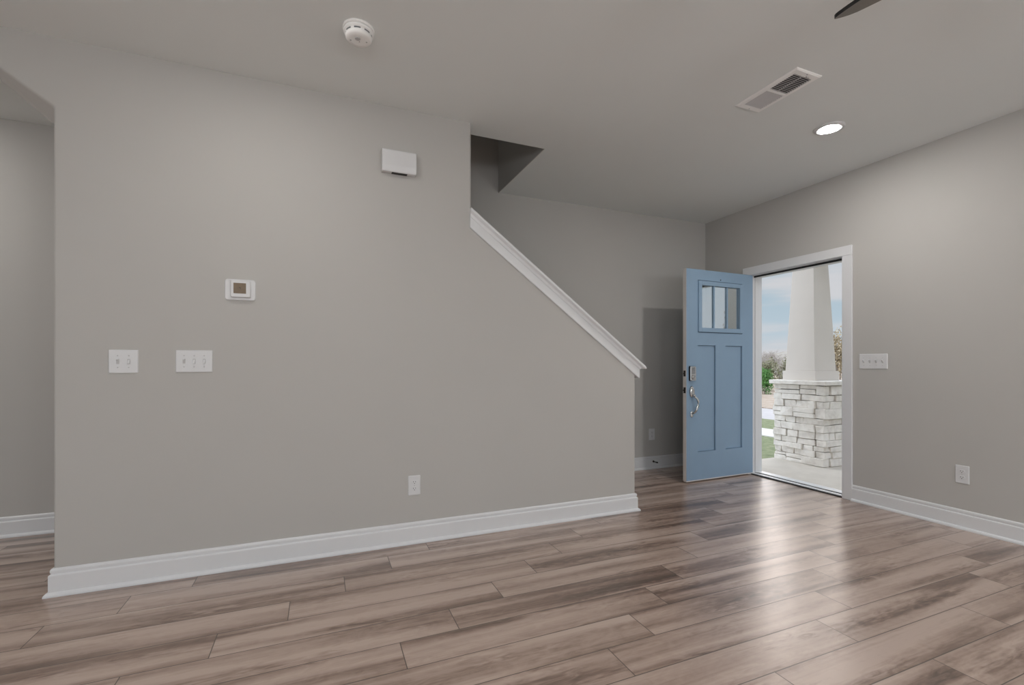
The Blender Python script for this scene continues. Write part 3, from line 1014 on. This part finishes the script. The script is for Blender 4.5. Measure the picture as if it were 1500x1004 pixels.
bm = B(); box(bm, -iw / 2, iw / 2, -0.008, 0.008, -0.009, -0.002)
build('centre_bar', bm, M['vent_metal'], root)
for sgn in (-1, 1):
    bm = B()
    n = 12
    for k in range(n):
        yc = sgn * (0.010 + (il / 2 - 0.012) * (k + 0.5) / n)
        sl = 0.0050
        # vanes lean opposite ways on either side of the centre bar
        lean = 0.0042 if sgn > 0 else -0.0030
        hw = 0.0007 if sgn > 0 else 0.0019
        prism(bm, [(yc - lean - hw, -0.0022), (yc - lean + hw, -0.0022), (yc + lean + hw, -0.0085), (yc + lean - hw, -0.0085)], 'x', -iw / 2, iw / 2)
    if sgn < 0:
        box(bm, -0.002, 0.002, -il / 2, -0.008, -0.0060, -0.0022)
    build('slats', bm, M['vent_slat'], root)
bm = B(); box(bm, 0.012, 0.034, -il / 2 - 0.012, -il / 2 - 0.006, -0.0125, -0.009)
o = build('lever', bm, M['plastic_grey'], root); o['label'] = 'grey damper lever'
for yy in (-VL / 2 + 0.015, VL / 2 - 0.015):
    bm = B(); lathe(bm, [(0.004, -0.0088), (0.004, -0.0100), (0.002, -0.0106)], 12); bm.transform(Matrix.Translation((0, yy, 0)))
    build('screw', bm, M['plastic_grey'], root)

# recessed lights
def recessed(loc, label, lens='lamp'):
    root = thing('recessed_light', loc, label, 'ceiling light', group='recessed ceiling lights')
    bm = B(); lathe(bm, [(0.0920, 0.0), (0.0920, -0.004), (0.0870, -0.010), (0.0720, -0.0115), (0.0570, -0.0095), (0.0540, -0.006)], 40, cap=False)
    build('trim_ring', bm, M['plastic'], root)
    bm = B(); lathe(bm, [(0.0560, -0.0092), (0.0520, -0.0118), (0.040, -0.0145), (0.020, -0.0160)], 32)
    l = build('lens', bm, M[lens], root)
    l['label'] = 'glowing lens'
recessed((3.215, 2.110, H), 'lit recessed ceiling light between the vent and the front door', 'entry_lamp')
for x, y, lab in ((-0.30, 2.11, 'lit recessed ceiling light over the thermostat'), (3.215, -1.2, 'added unseen recessed light at the entry end of the rear wall'), (-0.30, -1.2, 'added unseen recessed light at the stair end of the rear wall'), (-2.7, 3.62, 'added unseen recessed light in the passage beyond the clipped corner opening')):  # rear pair and passage light are unseen, added to brighten the room
    recessed((x, y, H), lab, 'entry_lamp' if y > 3 else 'lamp')

# unseen opal pendants added to fill the room with light
for x, y in ((-2.6, -1.6), (-0.7, -1.6), (1.2, -1.6), (3.1, -1.6)):
    root = thing('fill_pendant', (x, y, H), ['added fill globe nearest the side wall windows', 'added fill globe before the tall glazed unit', 'added fill globe between the tall glazed unit and the last rear window', 'added fill globe nearest the front wall'][int((x + 3) / 1.9)], 'fill lamp', group='added fill globes')
    bm = B(); lathe(bm, [(0.06, 0.0), (0.06, -0.02), (0.02, -0.03)], 24)
    build('canopy', bm, M['nickel'], root)
    bm = B(); tube(bm, [(0, 0, -0.03), (0, 0, -0.95)], 0.006, 8)
    build('stem', bm, M['nickel'], root)
    bm = B(); bmesh.ops.create_icosphere(bm, subdivisions=3, radius=0.20, matrix=Matrix.Translation((0, 0, -1.15)))
    build('globe', bm, M['opal'], root, smooth=True)

# ceiling fan, of which one blade tip shows
FX, FY, FZ = 1.960, 0.520, 2.440
root = thing('ceiling_fan', (FX, FY, H), 'dark ceiling fan with a blade tip at the top edge of the view', 'ceiling fan')
bm = B(); lathe(bm, [(0.070, 0.0), (0.070, -0.02), (0.045, -0.06), (0.018, -0.075)], 32)
build('canopy', bm, M['dark_metal'], root)
bm = B(); tube(bm, [(0, 0, -0.07), (0, 0, -0.20)], 0.012, 12)
build('downrod', bm, M['dark_metal'], root)
bm = B(); lathe(bm, [(0.03, -0.19), (0.095, -0.205), (0.115, -0.235), (0.115, -0.300), (0.08, -0.335), (0.03, -0.345)], 36)
build('motor_housing', bm, M['dark_metal'], root)
blade_a0 = math.atan2(0.9623, -0.2719)
for k in range(3):
    a = blade_a0 + 2 * PI * k / 3
    bm = B()
    pts = [(0.17, -0.035), (0.35, -0.034), (0.50, -0.031), (0.558, -0.0305), (0.590, -0.0295), (0.615, -0.0235), (0.635, -0.014), (0.648, -0.006), (0.6545, 0.0),
           (0.648, 0.0075), (0.634, 0.0145), (0.605, 0.0265), (0.576, 0.0365), (0.542, 0.047), (0.49, 0.060), (0.42, 0.072), (0.30, 0.078), (0.17, 0.055)]
    prism(bm, pts, 'z', -0.006, 0.008, 0)
    bmesh.ops.recalc_face_normals(bm, faces=bm.faces[:])
    for f in bm.faces:
        if abs(f.normal.z) < 0.5:
            f.material_index = 1
    bm.transform(Matrix.Rotation(math.radians(-6), 4, 'X'))
    bm.transform(Matrix.Translation((0, 0, FZ - H)) @ Matrix.Rotation(a, 4, 'Z'))
    bl = build('blade', bm, [M['fan_blade'], M['fan_edge']], root)
    bm = B()
    box(bm, 0.09, 0.24, -0.018, 0.018, 0.004, 0.010)
    bm.transform(Matrix.Translation((0, 0, FZ - H)) @ Matrix.Rotation(a, 4, 'Z'))
    build('blade_iron', bm, M['dark_metal'], bl)

# spring door stop screwed into the short baseboard
root = thing('door_stop', (3.350, YC - 0.0150, 0.079), 'small black door stop on the baseboard behind the blue door', 'door stop')
bm = B(); lathe(bm, [(0.011, 0.0), (0.011, 0.004), (0.006, 0.007)], 16, axis='y')
build('mount', bm, M['dark_metal'], root)
bm = B()
sp = []
for k in range(97):
    t = k / 96
    a = 2 * PI * 12 * t
    sp.append((0.0048 * math.cos(a), -0.006 - 0.050 * t, 0.0048 * math.sin(a)))
tube(bm, sp, 0.0012, 5)
build('spring', bm, M['dark_metal'], root)
bm = B(); lathe(bm, [(0.0065, 0.054), (0.0075, 0.056), (0.0075, 0.068), (0.005, 0.071)], 16, axis='y')
build('bumper_tip', bm, M['rubber'], root)

# ================================================================== OUTSIDE
GZ = GROUND
# ground in strips parallel to the house front
def strip(name, x0, x1, mat, label, cat, z=GZ, y0=-60, y1=90):
    bm = B(); box(bm, x0, x1, y0, y1, z - 0.4, z)
    return struct(name, bm, M[mat], label, cat)
strip('bounce_yard', -40, XB + 0.13, 'walk', 'unseen pale yard added behind the house to bounce light indoors', 'bounce_yard', GZ)  # pale ground put behind the house to bounce light into the room
strip('lawn_front', XB + 0.13, 8.84, 'lawn', 'green lawn between the porch and the pale sidewalk', 'lawn', GZ)
strip('sidewalk', 8.84, 9.80, 'walk', 'pale concrete sidewalk across the lawn', 'sidewalk', GZ + 0.02)
strip('lawn_far', 9.80, 11.65, 'lawn', 'strip of green lawn between sidewalk and road', 'lawn', GZ)
strip('road', 11.65, 14.6, 'road', 'pale grey road beyond the lawn', 'road', GZ - 0.03)
strip('verge', 14.6, 160, 'straw', 'dry brown verge beyond the road under the trees', 'verge', GZ)

PZ = -0.075
bm = B(); box(bm, XB + 0.14, 6.15, -1.0, 4.285, GZ - 0.1, PZ)
struct('porch_floor', bm, M['concrete'], 'pale concrete porch slab outside the front door', 'porch', bevel=0.008)

# porch column: stone pier, cap stone, base block, tapered shaft
rng = random.Random(11)
PX0, PX1, PY0, PY1 = 5.430, 6.070, 3.625, 4.272
PTOP = 0.885
root = thing('porch_column', (0, 0, 0), 'tapered white porch column on a stacked stone pier, framed by the doorway', 'column')
col_root = root
bm = B(); box(bm, PX0 + 0.055, PX1 - 0.055, PY0 + 0.055, PY1 - 0.055, PZ, PTOP)
core = build('pier_core', bm, M['mortar'], root); core['label'] = 'dark joints of the pier'
bm = B()
def stone(cx0, cx1, cy0, cy1, z0, z1):
    vs, fs = box(bm, cx0, cx1, cy0, cy1, z0, z1)
    for v in vs:
        v.co += Vector((rng.uniform(-.009, .009), rng.uniform(-.009, .009), rng.uniform(-.005, .005)))
z = PZ + 0.002
course = 0
gap = 0.0055
while z < PTOP - 0.012:
    hgt = rng.choice((0.062, 0.075, 0.088, 0.10, 0.118))
    if z + hgt > PTOP - 0.045:
        hgt = PTOP - z - 0.002
    z1 = z + hgt - gap
    own = course % 2            # which pair of faces owns the corners in this course
    for face in range(4):
        lo, hi = ((PY0, PY1) if face in (0, 1) else (PX0, PX1))
        corner = (face in (0, 1)) == (own == 0)
        if not corner:
            lo, hi = lo + 0.105, hi - 0.105
        p = lo
        while p < hi - 0.02:
            ln = rng.uniform(0.09, 0.30)
            if hi - (p + ln) < 0.10:
                ln = hi - p
            q = p + ln
            pr = rng.uniform(-0.012, 0.020)
            subs = [(z, z1)]
            if hgt > 0.095 and rng.random() < 0.45:
                m_ = z + hgt * rng.uniform(0.4, 0.6)
                subs = [(z, m_ - gap), (m_, z1)]
            for s0, s1 in subs:
                pr2 = pr + rng.uniform(-0.006, 0.006)
                if face == 0: stone(PX0 - pr2, PX0 + 0.10, p + gap / 2, q - gap / 2, s0, s1)
                elif face == 1: stone(PX1 - 0.10, PX1 + pr2, p + gap / 2, q - gap / 2, s0, s1)
                elif face == 2: stone(p + gap / 2, q - gap / 2, PY0 - pr2, PY0 + 0.10, s0, s1)
                else: stone(p + gap / 2, q - gap / 2, PY1 - 0.10, PY1 + pr2, s0, s1)
            p = q
    z += hgt
    course += 1
build('stone_facing', bm, M['stone'], root, bevel=0.0045, bseg=2)
bm = B(); box(bm, PX0 - 0.040, PX1 + 0.040, PY0 - 0.040, PY1 + 0.040, PTOP, PTOP + 0.050)
build('cap_stone', bm, M['stone'], root, bevel=0.006)
CCX, CCY = 5.742, 4.005
def frustum(bm, z0, a0, z1, a1):
    v = [bm.verts.new((CCX + sx * a / 2, CCY + sy * a / 2, zz)) for zz, a in ((z0, a0), (z1, a1)) for sx, sy in ((-1, -1), (1, -1), (1, 1), (-1, 1))]
    for idx in ((3, 2, 1, 0), (4, 5, 6, 7), (0, 1, 5, 4), (1, 2, 6, 5), (2, 3, 7, 6), (3, 0, 4, 7)):
        bm.faces.new([v[i] for i in idx])
bm = B(); frustum(bm, PTOP + 0.050, 0.434, PTOP + 0.165, 0.430)
build('base_block', bm, M['column_paint'], root, bevel=0.004)
bm = B(); frustum(bm, PTOP + 0.165, 0.388, 2.640, 0.250)
build('shaft', bm, M['column_paint'], root, bevel=0.003)
twin = col_root.copy(); COL.objects.link(twin)
twin.location = (0.0, -1.88, 0.0)
twin['label'] = 'second porch column, seen only mirrored in the small door panes'
for ch in list(col_root.children):
    c = ch.copy(); COL.objects.link(c); c.parent = twin
col_root['group'] = twin['group'] = 'porch columns'
bm = B(); box(bm, 5.60, 5.88, -1.0, 4.40, 2.64, 2.95)
struct('porch_beam', bm, M['column_paint'], 'white porch beam carried by the column', 'beam')

# far woods
bm = B()
rng = random.Random(5)
n = 60
ring = []
for i in range(n + 1):
    y = -40 + 160 * i / n
    h = 2.4 + 0.8 * math.sin(i * 0.7) + rng.uniform(-0.5, 0.5)
    ring.append((y, h))
vs0 = [bm.verts.new((74 + 2 * math.sin(i), y, GZ - 0.1)) for i, (y, h) in enumerate(ring)]
vs1 = [bm.verts.new((78 + 2 * math.sin(i), y, h * 0.6)) for i, (y, h) in enumerate(ring)]
vs2 = [bm.verts.new((84, y, h)) for i, (y, h) in enumerate(ring)]
vs3 = [bm.verts.new((100, y, GZ - 0.1)) for i, (y, h) in enumerate(ring)]
for a, b in ((vs0, vs1), (vs1, vs2), (vs2, vs3)):
    for k in range(n):
        bm.faces.new((a[k], a[k + 1], b[k + 1], b[k]))
struct('hills', bm, M['hill'], 'low wooded rise on the horizon behind the bare trees', 'hills', smooth=True)

def bare_tree(loc, height, seed, label, spread=0.62, twig_mat='twig'):
    r = random.Random(seed)
    root = thing('bare_tree', loc, label, 'tree', r.uniform(0, 6.28), 'bare trees beyond the road')
    tb, wb = B(), B()
    def grow(p, d, ln, rad, depth):
        pts, p0 = [p], p
        dd = d.copy()
        nseg = 3
        for s in range(nseg):
            dd = (dd + Vector((r.uniform(-.22, .22), r.uniform(-.22, .22), r.uniform(-.05, .16)))).normalized()
            p0 = p0 + dd * ln / nseg
            pts.append(p0)
        tube(tb if depth < 2 else wb, pts, [rad, rad * .86, rad * .72, rad * .58], 5 if depth < 2 else 3)
        if depth >= 5:
            return
        kids = 4
        for k in range(kids):
            base = pts[r.choice((1, 2, 3))] if k else pts[-1]
            side = Vector((r.uniform(-1, 1), r.uniform(-1, 1), r.uniform(-.25, .7))).normalized()
            nd_ = (dd * (1 - spread) + side * spread).normalized()
            grow(base, nd_, ln * r.uniform(.58, .82), rad * .58, depth + 1)
    grow(Vector((0, 0, -0.05)), Vector((r.uniform(-.1, .1), r.uniform(-.1, .1), 1)).normalized(), height * 0.30, height * 0.018, 0)
    build('trunk', tb, M['bark'], root, fix=False)
    build('twigs', wb, M[twig_mat], root, fix=False)
    return root

def leafy(name, loc, rx, ry, h, n, size, mat, label, cat, seed, group=None, low=0.0):
    r = random.Random(seed)
    root = thing(name, loc, label, cat, 0, group)
    bm = B()
    lobes = [(r.uniform(-.5, .5) * rx, r.uniform(-.5, .5) * ry, h * r.uniform(.35, .72), r.uniform(.35, .6)) for _ in range(7)]
    for i in range(n):
        lx, ly, lz, lr = r.choice(lobes)
        d = Vector((r.gauss(0, 1), r.gauss(0, 1), r.gauss(0, 1))).normalized() * (r.random() ** 0.45)
        c = Vector((lx + d.x * rx * lr, ly + d.y * ry * lr, max(low, lz + d.z * h * lr * 0.75)))
        q = Euler((r.uniform(0, 6.28), r.uniform(0, 6.28), r.uniform(0, 6.28))).to_quaternion()
        s = size * r.uniform(.6, 1.3)
        pts = [q @ Vector(v) * s for v in ((-1, 0, 0), (-.3, .42, .08), (.5, .36, .05), (1, 0, 0), (.5, -.36, .05), (-.3, -.42, .08))]
        bm.faces.new([bm.verts.new(c + v) for v in pts])
    build('foliage', bm, M[mat], root, fix=False)
    sb = B()
    for k in range(6):
        a = r.uniform(0, 6.28)
        tube(sb, [(0.1 * math.cos(a), 0.1 * math.sin(a), -0.03), (rx * .25 * math.cos(a), ry * .25 * math.sin(a), h * .35), (rx * .45 * math.cos(a), ry * .45 * math.sin(a), h * .65)], [h * .012, h * .009, h * .004], 5)
    build('stem', sb, M['bark'], root, fix=False)
    return root

leafy('evergreen_bush', (21.1, 17.2, GZ), 0.50, 0.50, 1.30, 2200, 0.05, 'leaf_green', 'rounded dark green bush beyond the road', 'bush', 3)
trees = [(25.9, 21.3, 3.3), (29.4, 22.4, 3.5), (34.2, 27.6, 4.1), (39.6, 30.6, 4.5), (32.5, 21.4, 3.9), (28.8, 26.6, 3.4), (31.5, 17.0, 4.0), (35.5, 23.8, 4.2), (24.8, 25.2, 3.2), (28.5, 13.2, 3.6)]
tree_labels = ['bare grey tree right behind the dark green bush', 'bare grey tree between the green bush and the column shaft', 'taller bare tree in the second row behind the green bush',
               'farthest bare tree behind the green bush', 'bare tree mostly hidden behind the column shaft', 'bare tree at the open door edge, hidden by the jamb', 'bare tree beyond the right door jamb',
               'bare tree of the second row behind the column shaft', 'bare tree hidden behind the blue door', 'low bare tree far beyond the right door jamb']
for i, ((x, y, h), lab) in enumerate(zip(trees, tree_labels)):
    bare_tree((x, y, GZ), h, 40 + i, lab)
scrub = [(23.3, 19.3, 2.0, 'leaf_olive', 1.0), (25.3, 18.6, 2.1, 'leaf_olive', 0.9), (25.6, 16.35, 3.4, 'leaf_tan', 0.95), (25.2, 14.0, 3.1, 'leaf_tan', 1.0), (22.3, 21.6, 1.9, 'leaf_olive', 1.0), (24.4, 11.6, 2.6, 'leaf_olive', 1.0)]
scrub_labels = ['olive scrub bush just behind the dark green bush', 'olive scrub bush beside the base block of the column', 'tall tan scrub bush at the right edge of the column shaft', 'tan scrub bush hidden by the right door jamb',
                'olive scrub bush hidden behind the open door edge', 'olive scrub bush far beyond the right door jamb']
for i, ((x, y, h, mt, rr), lab) in enumerate(zip(scrub, scrub_labels)):
    leafy('scrub_bush', (x, y, GZ), rr, rr, h, 3000, 0.06, mt, lab, 'bush', 70 + i, 'scrub bushes below the bare trees')
